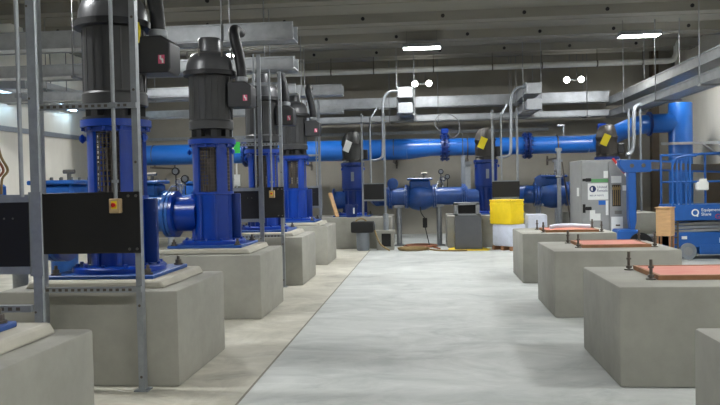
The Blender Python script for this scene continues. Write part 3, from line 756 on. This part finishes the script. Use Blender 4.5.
t = thing('wrapped_crate', 'white plastic wrapped block directly under the yellow box', 'crate', (1.95, 18.75, 0), .75)
MB().box(-.27, .27, -.32, .32, .1, .64, .05, seg=2).build('wrapped_load', 'wrap', t)
p = MB()
for y in (-.28, 0, .28): p.box(-.27, .27, y-.04, y+.04, 0, .1)
p.build('pallet', 'wood_edge', t)
t = thing('yellow_container', 'bright yellow plastic container on top of the white wrapped block', 'container', (1.9, 18.75, .64), .75)
b = MB().box(-.24, .24, -.34, .34, 0, .56, .02, seg=2)
for z in (.1, .28, .46): b.box(-.245, .245, -.345, .345, z, z+.03)
b.build('body', 'yellow', t)
MB().box(-.25, .25, -.35, .35, .56, .6, .01).build('lid', 'yellow', t)
t = thing('wrapped_crate', 'larger white wrapped block right of the yellow box', 'crate', (2.66, 18.95, 0))
MB().box(-.27, .22, -.25, .25, .1, .86, .05, seg=2).build('wrapped_load', 'wrap', t)
p = MB()
for x in (-.22, -.02, .17): p.box(x-.04, x+.04, -.25, .25, 0, .1)
p.build('pallet', 'wood_edge', t)

t = thing('shop_vacuum', 'grey drum with wide black top standing before the left far plinth', 'vacuum', (-1.7, 19.05, 0))
MB().lathe((0, 0, 0), [(.15, 0), (.165, .03), (.17, .46), (.16, .47)], 'Z', 28).build('drum', 'drum', t)
MB().box(-.29, .29, -.2, .2, .46, .74, .04, seg=2).build('lid', 'black', t)
MB().lathe((.27, -.05, .6), [(.11, 0), (.11, .05), (.07, .06)], 'X', 20).build('hose_port', 'bin', t)
MB().tube([(-.18, 0, .74), (-.1, 0, .8), (.02, 0, .8), (.1, 0, .74)], .02, 8, 4).build('handle', 'hose', t)

t = thing('blue_tub', 'blue plastic tub on the front edge of the left far plinth', 'tub', (-2.05, 19.69, PH))
MB().lathe((0, 0, 0), [(.14, 0), (.165, .3), (.175, .31), (.165, .34), (.145, .34), (.13, .05)], 'Z', 24).build('tub_body', 'blue_deep', t)
MB().box(.06, .1, -.145, -.125, .1, .25).build('label', 'white', t)
tag(MB().beam((-2.42, 19.62, PH+.02), (-2.62, 19.78, PH+.65), .12, .03).build('timber_offcut', 'wood'), 'short tan timber board leaning beside the blue tub', 'board')
t = thing('pipe_pedestal', 'small concrete block with dark hollow front under the far valve line', 'block', (-1.13, 19.18, 0))
MB().box(-.22, .22, -.12, .12, 0, .08).box(-.22, -.1, -.12, .12, .08, .42).box(.14, .22, -.12, .12, .08, .42).box(-.24, .24, -.14, .14, .42, .5).build('block', 'concrete', t)
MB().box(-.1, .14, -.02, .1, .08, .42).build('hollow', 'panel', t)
MB().cyl((.02, 0, .5), (.02, 0, .92), .07, 14).build('stub_post', 'galv', t)

def coil(name, label, cx, cy, rx, ry, n, m_, tail):
    pts = []
    for i in range(n*14+1):
        a = 2*PI*i/14; k_ = 1+.09*math.sin(a*.7+cx*5)
        pts.append((cx+rx*k_*math.cos(a), cy+ry*k_*math.sin(a), .022+.012*(i/14)))
    pts += tail
    tag(MB().tube(pts, .02, 8).build(name, m_), label, 'hose')
coil('garden_hose', 'tan hose coiled on the floor before the far plinth', -.42, 18.9, .36, .3, 4, 'hose', [(0, 18.75, .03), (.25, 18.5, .022), (.6, 18.42, .022), (.9, 18.45, .022)])
coil('garden_hose', 'rust coloured hose coiled behind the tan hose', -.25, 19.8, .4, .4, 3, 'hose_red', [(.1, 19.5, .03), (.2, 19.2, .022), (.25, 19.0, .022)])
tag(MB().tube([(-1.42, 19.0, .6), (-1.25, 18.75, .2), (-1.0, 18.65, .024)], .022, 8, 6).build('vacuum_hose', 'hose'), 'thin tan hose hanging from the black vacuum top to the floor', 'hose')
t = thing('pendant_control', 'black control box hanging on a cable below the far valve line', 'control', (-.12, 20.0, .5))
MB().box(-.06, .06, -.04, .04, 0, .26, .015).build('control_body', 'black', t)
MB().tube([(.0, 0, .25), (-.1, 0, .4), (-.12, .1, .55)], .012, 8, 4).tube([(0, 0, .02), (.05, -.1, -.2), (.12, -.3, -.5)], .012, 8, 4).build('cable', 'black', t)

# sheets and stickers near the gauges
tag(MB().cyl((-6.45, 24.85, .3), (-6.45, 24.85, 3.3), .03, 8).box(-6.57, -6.33, 24.78, 24.86, 1.7, 2.1).build('meter_box', 'white'), 'white meter box on a conduit at the far wall left of the second pump', 'meter')
t = thing('level_post', 'pale flat post before the far wall pipe beside the wrapped pump', 'post', (1.0, 22.0, 0))
MB().box(-.06, .06, -.04, .04, 0, 2.46).build('post', 'drum', t); MB().cyl((0, 0, 2.46), (0, 0, 3.1), .012, 8).build('rod', 'steel', t)

# ------------------------------------------------------------------ world, camera, view
w = bpy.data.worlds.new('world'); S.world = w; w.use_nodes = True
w.node_tree.nodes['Background'].inputs[0].default_value = (.5, .55, .6, 1)
w.node_tree.nodes['Background'].inputs[1].default_value = .05

cam = bpy.data.cameras.new('camera'); co = bpy.data.objects.new('camera', cam); COL.objects.link(co)
cam.sensor_width = 36; cam.lens = 36*750/720; cam.clip_end = 200
yaw, pit, rol = -.092, -.0249, -.0206
fw = Vector((math.sin(yaw)*math.cos(pit), math.cos(yaw)*math.cos(pit), math.sin(pit)))
r = Vector((math.cos(yaw), -math.sin(yaw), 0)); u = r.cross(fw)
r2 = math.cos(rol)*r+math.sin(rol)*u; u2 = -math.sin(rol)*r+math.cos(rol)*u
co.matrix_world = Matrix(((r2.x, u2.x, -fw.x, 0), (r2.y, u2.y, -fw.y, 0), (r2.z, u2.z, -fw.z, 1.7), (0, 0, 0, 1)))
S.camera = co
S.view_settings.view_transform = 'Standard'; S.view_settings.look = 'None'
S.view_settings.gamma = 1; S.view_settings.use_curve_mapping = False
S.view_settings.exposure = .6
S.cycles.diffuse_bounces = 8
